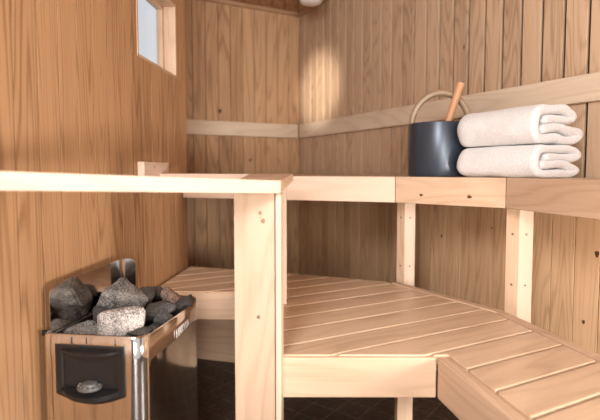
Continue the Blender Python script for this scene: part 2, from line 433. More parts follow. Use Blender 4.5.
# ------------------------------------------------------------------ upper bench
ZU = EYE-0.0262; ZV = EYE-0.1305
Q = [on_z(187, 199.2, ZV), on_z(395, 202.6, ZV), on_z(505.5, 208.4, ZV), on_z(600, 220, ZV)]
for q in Q: q.z = 0
Q[0] = Vector((lwx(2.27)+0.004, 2.27, 0))
Q.append(Q[3]+(Q[3]-Q[2]).normalized()*0.55)
upper = empty('upper_bench', (Q[1].x, Q[1].y+0.25, 0))
tag(upper, 'high pale wooden sauna bench carrying bucket and towels, on short posts behind the lower one', 'bench')
for i, (kn, mt) in enumerate((((), RAIL), (((0.115, 0.829, 0.0075, 1), (0.305, 0.829, 0.0090, 1)), BENCH), ((), BENCH), )):  # first board paler: its stronger light is put into the wood colour
    a, b = Q[i], Q[i+1]
    if i == 2: b = Q[4]
    front_board(a, b-(b-a).normalized()*0.0012, ZV, ZU, 0.028, kn, mt, upper, 0.003)
# deck boards, running along each front
def deck(a, b, m, far):
    d = (b-a).normalized(); n = Vector((-d.y, d.x, 0))
rearpts = [LC+Vector((0.0, 0.02, 0)), BE+DR*0.03, C0-NR*0.03+DR*0.03]
dp = [Q[0], Q[1], Q[2], Q[4], Q[4]+NR*((NR.dot(C0)-0.03)-NR.dot(Q[4])), C0-NR*0.03+DR*0.02, BE+DR*0.03+NR*0.03, LC+Vector((0.006, 0.0, 0))]
def plan_clip(pl, n, c0, c1):
    for sgn, cc in ((1, c0), (-1, c1)):
        out = []
        for i in range(len(pl)):
            a, b = pl[i], pl[(i+1) % len(pl)]; fa = sgn*(n.dot(a)-cc); fb = sgn*(n.dot(b)-cc)
            if fa >= 0: out.append(a)
            if fa*fb < 0: out.append(a+(b-a)*(fa/(fa-fb)))
        pl = out
        if not pl: return []
    return pl
mb = MB(); dq = inset(dp, [0.03, 0.03, 0.03, 0, 0, 0, 0, 0])
XA = Vector((1, 0, 0)); cmin = min(XA.dot(p) for p in dq); cc = cmin
while cc < max(XA.dot(p) for p in dq):
    pl = plan_clip(dq, XA, cc, cc+0.086)
    if len(pl) > 2:
        n = len(pl); V = [Vector((p.x, p.y, ZU-0.024)) for p in pl]+[Vector((p.x, p.y, ZU-0.001)) for p in pl]
        mb.raw(V, [list(range(n))[::-1], list(range(n, 2*n))]+[[i, (i+1) % n, n+(i+1) % n, n+i] for i in range(n)], (0, 1, 0))
    cc += 0.092
mb.build('deck', SLAT, upper, bevel=0.0)
def post(px0, pxm, px1, Y, ztop, kn):
    a = on_y(px0, 250, Y+0.02); m = on_y(pxm, 250, Y-0.012); b = on_y(px1, 250, Y-0.004)
    p = MB(); a.z = m.z = b.z = 0
    p.plank(a, m, 0.06, 0.0, ztop, 1, grain=(0,0,1))
    d = (m-a).normalized(); n = Vector((d.y, -d.x, 0))
    for z in kn: p.disc(a+(m-a)*0.5+Vector((0,0,z)), n, 0.0042, mi=1)
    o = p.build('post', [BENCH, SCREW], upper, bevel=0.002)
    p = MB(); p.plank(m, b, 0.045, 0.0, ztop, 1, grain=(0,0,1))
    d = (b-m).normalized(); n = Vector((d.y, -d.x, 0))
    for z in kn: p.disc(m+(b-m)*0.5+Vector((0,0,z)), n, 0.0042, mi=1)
    p.build('post', [RAIL, SCREW], upper, bevel=0.002)  # paler wood puts the light from the right into this half
post(396.5, 404.5, 415, 2.06, ZU-0.026, (0.51, 0.72))
post(505.5, 519, 533, 1.675, ZU-0.026, (0.52, 0.70))

# ------------------------------------------------------------------ guard rail around the heater
guard = empty('heater_guard_rail', (-0.1, 1.2, 0))
tag(guard, 'pale wooden guard rail on a broad post, fencing the heater off from the benches', 'railing')
def slab(pts_bot, pts_top, grain, mat, name, bev=0.003):
    m = MB(); m.hexa(pts_bot+pts_top, grain); return m.build(name, mat, guard, bevel=bev)
zt = EYE-0.0262; zb_ = EYE-0.0575
# front rail: from the post towards the camera's left
A1 = on_y(280.5, 180.6, 1.16); A2 = on_y(0, 171.2, 0.77)
dF = (A2-A1); dF = dF/abs(dF.x)
A2 = A1+dF*0.545
up = Vector((0,0,0.0315)); nF = Vector((-dF.y, dF.x, 0)).normalized()
if nF.y < 0: nF = -nF
W = nF*0.045
A1b = A1+W*1.0
m = MB(); m.hexa([A2-up, A1-up, A1b-up, A2+W-up, A2, A1, A1b, A2+W], dF); m.build('front_rail', RAIL, guard, bevel=0.002)
# side rail running back on top of the two posts
s0 = Vector((A1.x-0.108, 1.185, 0)); s1 = Vector((A1.x+0.001, 1.162, 0)); e1 = on_y(293, 173.6, 1.78); e0 = on_y(250, 173.6, 1.78)
e1z, s1z = e1.z, A1.z+0.0003
def P(p, z): return Vector((p.x, p.y, z))
m = MB(); m.hexa([P(s0, s1z-0.030), P(s1, s1z-0.030), P(e1, e1z-0.028), P(e0, e1z-0.028), P(s0, s1z), P(s1, s1z), P(e1, e1z), P(e0, e1z)], (0.05, 1, 0), across=Vector((1,0,0)))
m.build('side_rail', BENCH, guard, bevel=0.002)
# rear rail to the left wall
g0 = Vector((lwx(1.93)+0.0, 1.93, 0)); g1 = Vector((e0.x+0.01, 1.76, 0))
m = MB(); zz = e1z-0.001
m.plank(P(g0, 0), P(g1, 0), 0.04, zz-0.028, zz, 1, z0b=zz-0.028, z1b=zz)
m.build('rear_rail', RAIL, guard, bevel=0.002)
# posts
pz = A1.z-0.031
pc = on_y(234.5, 300, 1.175); pd = on_y(275, 300, 1.175)
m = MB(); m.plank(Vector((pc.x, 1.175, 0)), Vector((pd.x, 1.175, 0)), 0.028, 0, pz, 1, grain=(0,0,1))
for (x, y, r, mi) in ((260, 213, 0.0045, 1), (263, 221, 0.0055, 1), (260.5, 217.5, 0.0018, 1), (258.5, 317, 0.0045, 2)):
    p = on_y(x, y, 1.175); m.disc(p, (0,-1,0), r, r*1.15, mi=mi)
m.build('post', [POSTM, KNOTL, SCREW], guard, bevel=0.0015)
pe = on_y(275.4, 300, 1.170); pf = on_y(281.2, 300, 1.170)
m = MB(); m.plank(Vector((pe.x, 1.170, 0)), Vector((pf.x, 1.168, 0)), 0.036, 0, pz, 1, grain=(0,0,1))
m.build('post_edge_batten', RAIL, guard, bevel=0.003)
q0 = on_y(262, 250, 1.66); q1 = on_y(286.5, 250, 1.66)
m = MB(); m.plank(Vector((q0.x, 1.66, 0)), Vector((q1.x, 1.66, 0)), 0.045, ZB+0.004, (s1z+e1z)/2-0.029, 1, grain=(0,0,1))
m.build('post', RAIL, guard, bevel=0.002)
# mounting block on the left wall
b0 = on_y(137, 161, 1.76); b1 = on_y(164, 161, 2.02)
m = MB(); y0, y1 = 1.762, 2.02
m.box((LW(y0)+LW(y1))/2+NL*0.013, ax, NL, (y1-y0, 0.026), zz-0.055, b0.z-0.002, 'x')
c_ = LW(1.86)+NL*0.0262; m.disc((c_.x, c_.y, EYE+0.012), NL, 0.004, mi=1)
m.build('wall_block', [RAIL, SCREW], guard, bevel=0.002)

# ------------------------------------------------------------------ heater
STEEL, nt, b = new_mat('polished steel')
b.inputs['Metallic'].default_value = 1; b.inputs['Base Color'].default_value = (0.74, 0.70, 0.66, 1)
tc = N(nt, 'ShaderNodeTexCoord'); mp = N(nt, 'ShaderNodeMapping'); mp.inputs['Scale'].default_value = (140, 140, 3)
nz = N(nt, 'ShaderNodeTexNoise'); nz.inputs['Scale'].default_value = 1; nz.inputs['Detail'].default_value = 3
L(nt, tc.outputs['Object'], mp.inputs[0]); L(nt, mp.outputs[0], nz.inputs['Vector'])
mr = N(nt, 'ShaderNodeMapRange'); mr.inputs['To Min'].default_value = 0.05; mr.inputs['To Max'].default_value = 0.14
L(nt, nz.outputs['Fac'], mr.inputs['Value']); L(nt, mr.outputs[0], b.inputs['Roughness'])
BLACK = plain('black plastic', (0.012, 0.011, 0.011), 0.32, nscale=60, namt=0.3)
CAVITY = plain('dark cavity enamel', (0.05, 0.043, 0.038), 0.38, nscale=30)
KNOBM = plain('grey knob plastic', (0.10, 0.093, 0.088), 0.35, nscale=50, namt=0.1)
WHITE = plain('pale print', (0.75, 0.72, 0.68), 0.5)
HW, HD, HZ = 0.253, 0.392, 0.532
hx = Vector((0.253, -0.033, 0)); hang = math.atan2(hx.y, hx.x)
heater = empty('sauna_heater', (-0.6195, 1.136, 0), hang)
tag(heater, 'polished steel electric sauna heater full of stones, standing against the left wall', 'heater')
HM = world_of(heater)
def rrect(x0, y0, x1, y1, r, n=6, rl=None):
    pts = []
    rs = rl or [r]*4
    for (cx, cy, a0, rr) in ((x1, y0, -90, rs[1]), (x1, y1, 0, rs[2]), (x0, y1, 90, rs[3]), (x0, y0, 180, rs[0])):
        sx = -1 if cx == x1 else 1; sy = 1 if cy == y0 else -1
        for k in range(n+1):
            a = math.radians(a0+90*k/n); pts.append((cx+sx*rr+rr*math.cos(a), cy+sy*rr+rr*math.sin(a)))
    return pts
RL = [0.009, 0.034, 0.04, 0.02]
out = rrect(0, 0, HW, HD, 0, rl=RL)
# the long side bows outwards a little
def bow(p): 
    x, y = p; t = max(0, min(1, y/HD)); k = max(0, (x-HW*0.5)/(HW*0.5)); return (x+0.014*math.sin(PI*t)*k, y)
def sweep_shell(loop_o, loop_i, z0, z1, steps, lip=0.004):
    """open-topped shell: outer skin, rolled lip, inner skin down"""
    n = len(loop_o); V = []; Fc = []
    rings = [(loop_o, z0)]+[(loop_o, z0+(z1-lip-z0)*k/steps) for k in range(1, steps+1)]
    mid = [((a[0]+b[0])/2, (a[1]+b[1])/2) for a, b in zip(loop_o, loop_i)]
    rings += [(mid, z1), (loop_i, z1-lip), (loop_i, z1-0.16)]
    nb = n
    for lp_, z in rings:
        for p in lp_: V.append(HM @ Vector((p[0], p[1], z)))
    for r in range(len(rings)-1):
        for k in range(n): Fc.append([r*n+k, r*n+(k+1) % n, (r+1)*n+(k+1) % n, (r+1)*n+k])
    Fc.append([(len(rings)-1)*n+k for k in range(n)]); Fc.append(list(range(n))[::-1])
    return V, Fc
def dense(loop, m=6):
    o_ = []
    for i in range(len(loop)):
        a, b = loop[i], loop[(i+1) % len(loop)]
        dd = math.hypot(a[0]-b[0], a[1]-b[1]); kk = max(1, int(dd/0.03))
        for q in range(kk): o_.append((a[0]+(b[0]-a[0])*q/kk, a[1]+(b[1]-a[1])*q/kk))
    return o_
lo_ = [bow(p) for p in dense(out)]
cxm, cym = HW/2, HD/2
def shrink(p, t): return (p[0]+(cxm-p[0])*t/(HW/2) , p[1]+(cym-p[1])*t/(HD/2))
li_ = [shrink(p, 0.006) for p in lo_]
V, Fc = sweep_shell(lo_, li_, 0.03, HZ, 8)
m = MB(); m.raw(V, Fc, (0,0,1)); shell = m.build('shell', STEEL, heater, smooth=True)
md = shell.modifiers.new('es', 'EDGE_SPLIT'); md.split_angle = math.radians(50)
# feet
for fx, fy in ((0.04, 0.04), (HW-0.04, 0.04), (0.04, HD-0.04), (HW-0.04, HD-0.04)):
    m = MB(); c = HM @ Vector((fx, fy, 0)); m.box(c, hx, (-hx.y, hx.x), (0.03, 0.03), 0, 0.03); m.build('foot', BLACK, heater, bevel=0.003)
# inner dark basket floor
m = MB(); ll = [(q[0], max(q[1], 0.040)) for q in (shrink(p, 0.009) for p in lo_)]; n = len(ll)
m.raw([HM @ Vector((p[0], p[1], z)) for z in (HZ-0.12, HZ-0.11) for p in ll], [list(range(n))[::-1], list(range(n, 2*n))]+[[i, (i+1) % n, n+(i+1) % n, n+i] for i in range(n)])
m.build('stone_basket', BLACK, heater)
m = MB(); ring_o = [(q[0], max(q[1], 0.036)) for q in (shrink(p, 0.0065) for p in lo_)]; ring_i = [(q[0], max(q[1], 0.040)) for q in (shrink(p, 0.010) for p in lo_)]
V = [HM @ Vector((p[0], p[1], z)) for (lp_, z) in ((ring_o, HZ-0.10), (ring_o, HZ-0.012), (ring_i, HZ-0.012), (ring_i, HZ-0.10)) for p in lp_]
Fc = [[r*n+i, r*n+(i+1) % n, ((r+1) % 4)*n+(i+1) % n, ((r+1) % 4)*n+i] for r in range(4) for i in range(n)]
m.raw(V, Fc); m.build('basket_liner', BLACK, heater, smooth=False)
# small rim slots on the front: dark nicks
# rear shield plate along the wall side, wrapping the back corner
SH = 0.112
path = [(0.006, 0.020+0.350*k/10) for k in range(11)]
for k in range(1, 7):
    a = math.radians(180-90*k/6); path.append((0.006+0.012+0.012*math.cos(a), 0.370+0.012*math.sin(a)))
path.append((0.048, 0.382))
V = []; Fc = []; npth = len(path)
tot = [0]
for i in range(1, npth): tot.append(tot[-1]+math.dist(path[i], path[i-1]))
def toph(s):
    h = SH; r = 0.028
    if s < r: h -= r-math.sqrt(max(0, r*r-(r-s)**2))
    e = tot[-1]-s
    if e < 0.02: h -= 0.02-math.sqrt(max(0, 0.02**2-(0.02-e)**2))
    return h
# resample finely near the ends
def at_s(s):
    for i in range(1, npth):
        if s <= tot[i]+1e-9:
            t_ = (s-tot[i-1])/(tot[i]-tot[i-1]); return (path[i-1][0]+(path[i][0]-path[i-1][0])*t_, path[i-1][1]+(path[i][1]-path[i-1][1])*t_)
    return path[-1]
ss = [0, 0.0006, 0.002, 0.005, 0.010, 0.016, 0.022, 0.028]+[0.028+(tot[-1]-0.048)*k/22 for k in range(1, 23)]+[tot[-1]-0.02+x for x in (0.004, 0.008, 0.012, 0.016, 0.0185, 0.0198, 0.02)]
ss = sorted(set(min(tot[-1], s_) for s_ in ss))
m = MB(); ns = len(ss)
for s_ in ss:
    p = at_s(s_); q = at_s(min(tot[-1], s_+1e-3)); q0_ = at_s(max(0, s_-1e-3)); d = Vector((q[0]-q0_[0], q[1]-q0_[1], 0)).normalized(); nn = Vector((d.y, -d.x, 0))*0.0015
    tp = HZ+toph(s_)
    V += [HM @ Vector((p[0], p[1], HZ-0.01)), HM @ Vector((p[0], p[1], tp)), HM @ (Vector((p[0], p[1], tp))-nn), HM @ (Vector((p[0], p[1], HZ-0.01))-nn)]
for i in range(ns-1):
    a = i*4; b_ = a+4
    for j in range(4): Fc.append([a+j, b_+j, b_+(j+1) % 4, a+(j+1) % 4])
Fc += [[0,1,2,3], [(ns-1)*4+j for j in (3,2,1,0)]]
m.raw(V, Fc, (0,0,1)); sh = m.build('splash_shield', STEEL, heater, smooth=True); md = sh.modifiers.new('es', 'EDGE_SPLIT'); md.split_angle = math.radians(40)

# control panel on the narrow front
def hp(x, y, z): return HM @ Vector((x, y, z))
def loft(loops, closed_ends=(True, True)):
    n = len(loops[0]); V = [p for l in loops for p in l]; Fc = []
    for r in range(len(loops)-1):
        for k in range(n): Fc.append([r*n+k, r*n+(k+1) % n, (r+1)*n+(k+1) % n, (r+1)*n+k])
    if closed_ends[0]: Fc.append(list(range(n))[::-1])
    if closed_ends[1]: Fc.append([(len(loops)-1)*n+k for k in range(n)])
    return V, Fc
px0, px1, pz1, pz0 = 0.033, 0.208, 0.509, 0.388
def panel_outline(gx, gz, sag, n=12):
    pts = [(px0+gx, pz1-gz), (px0+gx, pz0+gz)]
    for k in range(1, n): 
        t = k/n; pts.append((px0+gx+(px1-px0-2*gx)*t, pz0+gz-sag*math.sin(PI*t)))
    pts += [(px1-gx, pz0+gz), (px1-gx, pz1-gz)]
    return pts
fr_o = panel_outline(0, 0, 0.022); fr_m = panel_outline(0.003, 0.003, 0.021); fr_i = panel_outline(0.016, 0.014, 0.012)
loops = [[hp(x, 0.002, z) for x, z in fr_o], [hp(x, -0.004, z) for x, z in fr_o], [hp(x, -0.006, z) for x, z in fr_m], [hp(x, -0.005, z) for x, z in fr_i]]
V, Fc = loft(loops, (True, False)); pnl = MB(); pnl.raw(V, Fc); pn = pnl.build('control_panel', BLACK, heater)
# cut the opening into the shell, then line it with a dark tub
fr_c = panel_outline(0.024, 0.022, 0.006)
cut_o = panel_outline(0.010, 0.010, 0.014)
V, Fc = loft([[hp(x, -0.02, z) for x, z in cut_o], [hp(x, 0.033, z) for x, z in cut_o]])
m = MB(); m.raw(V, Fc); cutter = m.build('cutter', BLACK, heater)
bo = shell.modifiers.new('cut', 'BOOLEAN'); bo.operation = 'DIFFERENCE'; bo.object = cutter; bo.solver = 'EXACT'
shell.modifiers.move(1, 0)
dg = bpy.context.evaluated_depsgraph_get(); newme = bpy.data.meshes.new_from_object(shell.evaluated_get(dg)); shell.modifiers.clear(); shell.data = newme
bpy.data.objects.remove(cutter)
V, Fc = loft([[hp(x, -0.005, z) for x, z in fr_i], [hp(x, 0.012, z) for x, z in panel_outline(0.018, 0.016, 0.011)], [hp(x, 0.030, z) for x, z in fr_c]], (False, True))
m = MB(); m.raw(V, Fc); m.build('panel_recess', CAVITY, pn)
# curved visor at the top and curved shelf at the bottom, both standing proud
def lens(z, depth, x0, x1, h, y0=-0.004, n=16, hang_=0.0):
    top = []; 
    for k in range(n+1):
        t = k/n; top.append((x0+(x1-x0)*t, y0-depth*math.sin(PI*t)**0.8 if 0 < t < 1 else y0))
    return top
def lens_mesh(z, h, depth, x0, x1, drop=0.0):
    tp = lens(z, depth, x0, x1, h); n = len(tp); V = []
    for (x, y) in tp: V.append(hp(x, y, z-drop*((-y)/max(depth, 1e-6))))
    for (x, y) in tp: V.append(hp(x, y, z-h-drop*((-y)/max(depth, 1e-6))))
    Fc = [list(range(n)), list(range(n, 2*n))[::-1]]+[[i, i+1, n+i+1, n+i] for i in range(n-1)]+[[n-1, 0, n, 2*n-1]]
    q = MB(); q.raw(V, Fc); return q
lens_mesh(0.500, 0.006, 0.022, px0+0.012, px1-0.012, 0.004).build('visor', BLACK, pn)
sh_ = lens_mesh(0.405, 0.010, 0.030, px0+0.012, px1-0.012, 0.010).build('shelf', BLACK, pn)
# knob
kc = Vector((0.121, -0.006, 0.408)); tilt = Matrix.Rotation(math.radians(4), 3, 'X'); m = MB(); loops = []
for r, h in ((0.029, -0.001), (0.030, 0.004), (0.028, 0.007), (0.019, 0.008), (0.018, 0.012), (0.016, 0.0132), (0.008, 0.0136)):
    loops.append([HM @ (kc+tilt @ Vector((r*math.cos(2*PI*k/28), r*math.sin(2*PI*k/28)*0.8, h))) for k in range(28)])
V, Fc = loft(loops); m.raw(V, Fc); kb = m.build('knob', KNOBM, heater, smooth=True); md = kb.modifiers.new('es', 'EDGE_SPLIT'); md.split_angle = math.radians(45)
m = MB()
for k in range(12):
    a = 2*PI*k/12; p = HM @ (kc+tilt @ Vector((0.0245*math.cos(a), 0.0245*math.sin(a)*0.8, 0.0085))); m.disc(p, (0, -0.2, 1), 0.0014, mi=0, seg=6)
m.build('dial_marks', WHITE, kb)
m = MB(); p = hp(0.110, -0.0068, 0.3745); m.disc(p, (HM.to_3x3() @ Vector((0,-1,0))), 0.004, mi=0); m.build('lamp_symbol', KNOBM, pn)
# raised seam strip of the wrap-around front sheet and dark slots below the rim
for x in (0.075, 0.112, 0.185):
    m = MB(); p = hp(x, -0.0006, HZ-0.012); m.box(p, hx, (-hx.y, hx.x), (0.0025, 0.001), HZ-0.021, HZ-0.005)
    m.build('rim_slot', BLACK, heater)
# pin of the shield fixing at the wall side
m = MB(); p = hp(-0.003, 0.010, 0); m.box(p, hx, (-hx.y, hx.x), (0.010, 0.01), HZ-0.008, HZ+0.004)
m.build('fixing_bolt', BLACK, heater, bevel=0.001)
# maker's lettering on the long side
tcu = bpy.data.curves.new('brand_lettering', 'FONT'); tcu.body = 'HARVIA'; tcu.size = 0.030; tcu.extrude = 0.0006; tcu.align_x = 'CENTER'; tcu.space_character = 1.1
tob = bpy.data.objects.new('tmp', tcu); COL.objects.link(tob)
dg = bpy.context.evaluated_depsgraph_get(); tme = bpy.data.meshes.new_from_object(tob.evaluated_get(dg)); bpy.data.objects.remove(tob)
tx = bpy.data.objects.new('lettering', tme); COL.objects.link(tx); tx.parent = heater
tme.materials.clear(); tme.materials.append(WHITE)
tx.location = (HW+0.0145, 0.215, HZ-0.057); tx.rotation_euler = (PI/2, 0, PI/2+math.radians(2.8)); tx.scale = (0.95, 1.05, 1)
tx['label'] = 'pale maker lettering'

# ------------------------------------------------------------------ stones
def stone_mat(name, a, b_):
    m, nt, b = new_mat(name)
    tc = N(nt, 'ShaderNodeTexCoord'); n1 = N(nt, 'ShaderNodeTexNoise'); n1.inputs['Scale'].default_value = 260; n1.inputs['Detail'].default_value = 3
    n2 = N(nt, 'ShaderNodeTexNoise'); n2.inputs['Scale'].default_value = 30; n2.inputs['Detail'].default_value = 4
    L(nt, tc.outputs['Object'], n1.inputs['Vector']); L(nt, tc.outputs['Object'], n2.inputs['Vector'])
    f = math_node(nt, 'ADD', math_node(nt, 'MULTIPLY', n1.outputs['Fac'], 0.65), math_node(nt, 'MULTIPLY', n2.outputs['Fac'], 0.35))
    cr = N(nt, 'ShaderNodeValToRGB'); cr.color_ramp.elements[0].position = 0.40; cr.color_ramp.elements[0].color = (*a, 1)
    cr.color_ramp.elements[1].position = 0.60; cr.color_ramp.elements[1].color = (*b_, 1)
    L(nt, f, cr.inputs[0]); L(nt, cr.outputs[0], b.inputs['Base Color']); b.inputs['Roughness'].default_value = 0.75
    bp = N(nt, 'ShaderNodeBump'); bp.inputs['Strength'].default_value = 0.5; bp.inputs['Distance'].default_value = 0.002
    L(nt, f, bp.inputs['Height']); L(nt, bp.outputs[0], b.inputs['Normal'])
    return m
ST_D = stone_mat('dark basalt', (0.022, 0.020, 0.019), (0.11, 0.10, 0.094))
ST_G = stone_mat('grey granite', (0.035, 0.032, 0.03), (0.27, 0.25, 0.23))
ST_L = stone_mat('pale granite', (0.13, 0.115, 0.105), (0.66, 0.60, 0.55))
ST_B = stone_mat('brown stone', (0.10, 0.066, 0.048), (0.42, 0.30, 0.22))
def stone(px, py, Y, wx, hz, dy, mat, seed, rot, label, npt=15):
    wx *= 1.13; hz *= 1.13; dy *= 1.0
    rnd = random.Random(seed); bm = bmesh.new()
    for i in range(npt):
        v = Vector((rnd.gauss(0, 1), rnd.gauss(0, 1), rnd.gauss(0, 1))).normalized()
        s_ = 0.86+0.2*rnd.random(); bm.verts.new(v*s_)
    r_ = bmesh.ops.convex_hull(bm, input=bm.verts)
    for v in [v for v in bm.verts if not v.link_faces]: bm.verts.remove(v)
    bmesh.ops.bevel(bm, geom=list(bm.edges), offset=0.07, segments=2, affect='EDGES', clamp_overlap=True)
    bmesh.ops.triangulate(bm, faces=bm.faces); bmesh.ops.subdivide_edges(bm, edges=list(bm.edges), cuts=2, use_grid_fill=True)
    for ax_ in range(3):
        lo = min(v.co[ax_] for v in bm.verts); hi = max(v.co[ax_] for v in bm.verts)
        for v in bm.verts: v.co[ax_] = (v.co[ax_]-lo)/(hi-lo)*2-1
    R3 = Matrix.Rotation(rot, 3, 'Y')
    for v in bm.verts:
        nv = noise.noise(v.co*2.6+Vector((seed, 0, 0)))*0.09+noise.noise(v.co*7+Vector((0, seed, 0)))*0.03
        c_ = v.co*(1+nv); c_ = Vector((c_.x*wx, c_.y*dy, c_.z*hz)); v.co = R3 @ c_
    me = bpy.data.meshes.new('sauna_stone'); bm.to_mesh(me); bm.free(); me.materials.append(mat)
    me.polygons.foreach_set('use_smooth', [True]*len(me.polygons))
    o = bpy.data.objects.new('sauna_stone', me); COL.objects.link(o); o.location = on_y(px, py, Y)
    md = o.modifiers.new('es', 'EDGE_SPLIT'); md.split_angle = math.radians(28)
    tag(o, label, 'stone', 'stones heaped in the heater')
    return o
stone(84, 331, 1.235, 0.046, 0.024, 0.04, ST_G, 1, 0.08, 'flat grey speckled stone at the front left corner of the heater')
stone(124, 325, 1.225, 0.062, 0.042, 0.045, ST_L, 22, -0.25, 'largest and palest speckled stone, front middle of the heater')
stone(124, 298, 1.345, 0.058, 0.045, 0.05, ST_G, 3, 0.1, 'big grey stone on top of the heap, behind the palest one')
stone(104, 315, 1.31, 0.034, 0.026, 0.035, ST_D, 4, -0.3, 'small dark stone wedged between the two front stones and the shield')
stone(156, 313, 1.33, 0.050, 0.028, 0.04, ST_D, 5, -0.75, 'long dark stone leaning upright right of the palest stone')
stone(172, 297, 1.455, 0.034, 0.018, 0.035, ST_B, 6, 0.6, 'brownish stone slab at the far right of the heap')
stone(166, 320, 1.285, 0.026, 0.026, 0.028, ST_D, 7, 0.4, 'dark brownish stone against the right rim of the heater')
stone(181, 307, 1.40, 0.038, 0.019, 0.03, ST_D, 8, -0.7, 'dark elongated stone with pale tip near the back right rim')
stone(140, 334, 1.19, 0.030, 0.014, 0.025, ST_D, 9, -0.15, 'small low dark stone under the palest one at the right front corner')
stone(142, 299, 1.40, 0.036, 0.028, 0.04, ST_D, 10, -0.3, 'dark angular stone just right of the big top stone')
stone(156, 295, 1.48, 0.034, 0.022, 0.035, ST_D, 11, 0.2, 'dark stone at the back of the heap beside the brownish slab')
fill = [(80, 322, 1.30, .035), (95, 300, 1.45, .03), (125, 330, 1.31, .04), (110, 330, 1.28, .035), (150, 325, 1.25, .03), (135, 312, 1.38, .04), (160, 306, 1.42, .035), (178, 304, 1.47, .03), (105, 305, 1.41, .036)]
for i, (x, y, Y, r) in enumerate(fill):
    stone(x, y+9, Y, r, r*0.75, r*0.9, ST_D, 40+i, 0.5*i, 'dark stone mostly buried deep in the heap inside the heater')

# ------------------------------------------------------------------ bucket and ladle
BM_, nt, b = new_mat('slate blue metal'); b.inputs['Base Color'].default_value = (0.042, 0.056, 0.078, 1); b.inputs['Metallic'].default_value = 0.35; b.inputs['Roughness'].default_value = 0.33
b.inputs['Coat Weight'].default_value = 0.25; b.inputs['Coat Roughness'].default_value = 0.3
HND = wood('bent handle wood', (0.40, 0.29, 0.19), (0.25, 0.17, 0.11), ring=0.2, rough=0.35)
LAD = wood('ladle wood', (0.66, 0.36, 0.19), (0.45, 0.22, 0.11), ring=0.2, rough=0.45)
bc = Vector((0.574, 1.982, ZU)); br = 0.126; bh = 0.214
bucket = empty('sauna_bucket', bc)
tag(bucket, 'dark slate blue round bucket with bent hoop handle on the upper bench', 'bucket')
m = MB(); loops = []
for r, z in ((br-0.008, 0), (br-0.002, 0.002), (br, 0.008), (br+0.001, 0.1), (br+0.002, bh-0.003), (br+0.001, bh), (br-0.003, bh), (br-0.005, bh-0.004), (br-0.007, 0.01)):
    loops.append([bc+Vector((r*math.cos(2*PI*k/56), r*math.sin(2*PI*k/56), z)) for k in range(56)])
V, Fc = loft(loops); m.raw(V, Fc); o = m.build('body', BM_, bucket, smooth=True); md = o.modifiers.new('es', 'EDGE_SPLIT'); md.split_angle = math.radians(50)
def tube(pts, rad, seg=14, flat=1.0, name='tube', mats=None, parent=None, caps=True):
    V = []; gcs = []; n = len(pts); Fc = []; s_ = 0
    for i, p in enumerate(pts):
        d = (pts[min(n-1, i+1)]-pts[max(0, i-1)]).normalized(); a = d.cross(Vector((0, 1, 0))).normalized(); b2 = d.cross(a)
        if i: s_ += (p-pts[i-1]).length
        r = rad[i] if isinstance(rad, list) else rad
        for k in range(seg):
            t_ = 2*PI*k/seg; V.append(p+a*r*math.cos(t_)+b2*r*flat*math.sin(t_)); gcs.append((s_, r*math.cos(t_), r*math.sin(t_)))
    for i in range(n-1):
        for k in range(seg): Fc.append([i*seg+k, i*seg+(k+1) % seg, (i+1)*seg+(k+1) % seg, (i+1)*seg+k])
    if caps: Fc += [list(range(seg))[::-1], [(n-1)*seg+k for k in range(seg)]]
    q = MB(); q.raw(V, Fc); q.gc = gcs
    o = q.build(name, mats, parent, smooth=True); md = o.modifiers.new('es', 'EDGE_SPLIT'); md.split_angle = math.radians(50)
    return o
ha = Vector((0.96, -0.25, 0)).normalized()
pts = [bc+Vector((0,0,bh-0.03))+ha*(-(br-0.013))]+[bc+Vector((0,0,bh-0.004))+ha*(-(br-0.013)*math.cos(a))+Vector((0,0,(br+0.004)*math.sin(a))) for a in [PI*k/36 for k in range(37)]]+[bc+Vector((0,0,bh-0.03))+ha*(br-0.013)]
tube(pts, 0.0128, flat=1.3, name='handle', mats=HND, parent=bucket)
a = bc+Vector((-0.035, -0.02, 0.02)); b2 = on_y(461, 83, 1.93)
lad = empty('ladle', a); tag(lad, 'wooden ladle handle sticking up out of the slate blue bucket', 'ladle')
tube([a+(b2-a)*k/8 for k in range(9)], [0.0125+0.003*k/8 for k in range(9)], name='handle', mats=LAD, parent=lad)
m = MB(); loops = []
for r, z in ((0.01, 0), (0.034, 0.004), (0.045, 0.03), (0.047, 0.045), (0.044, 0.045), (0.032, 0.008), (0.008, 0.006)):
    loops.append([a+Vector((0.0+r*math.cos(2*PI*k/24), r*math.sin(2*PI*k/24), z-0.012)) for k in range(24)])
V, Fc = loft(loops); m.raw(V, Fc); m.build('scoop', LAD, lad, smooth=True)
dd = (b2-a).normalized(); m = MB(); m.disc(b2+dd*0.0005, dd, 0.0125, mi=0); m.build('handle_tip', plain('ladle end grain', (0.16, 0.07, 0.035), 0.6), lad)

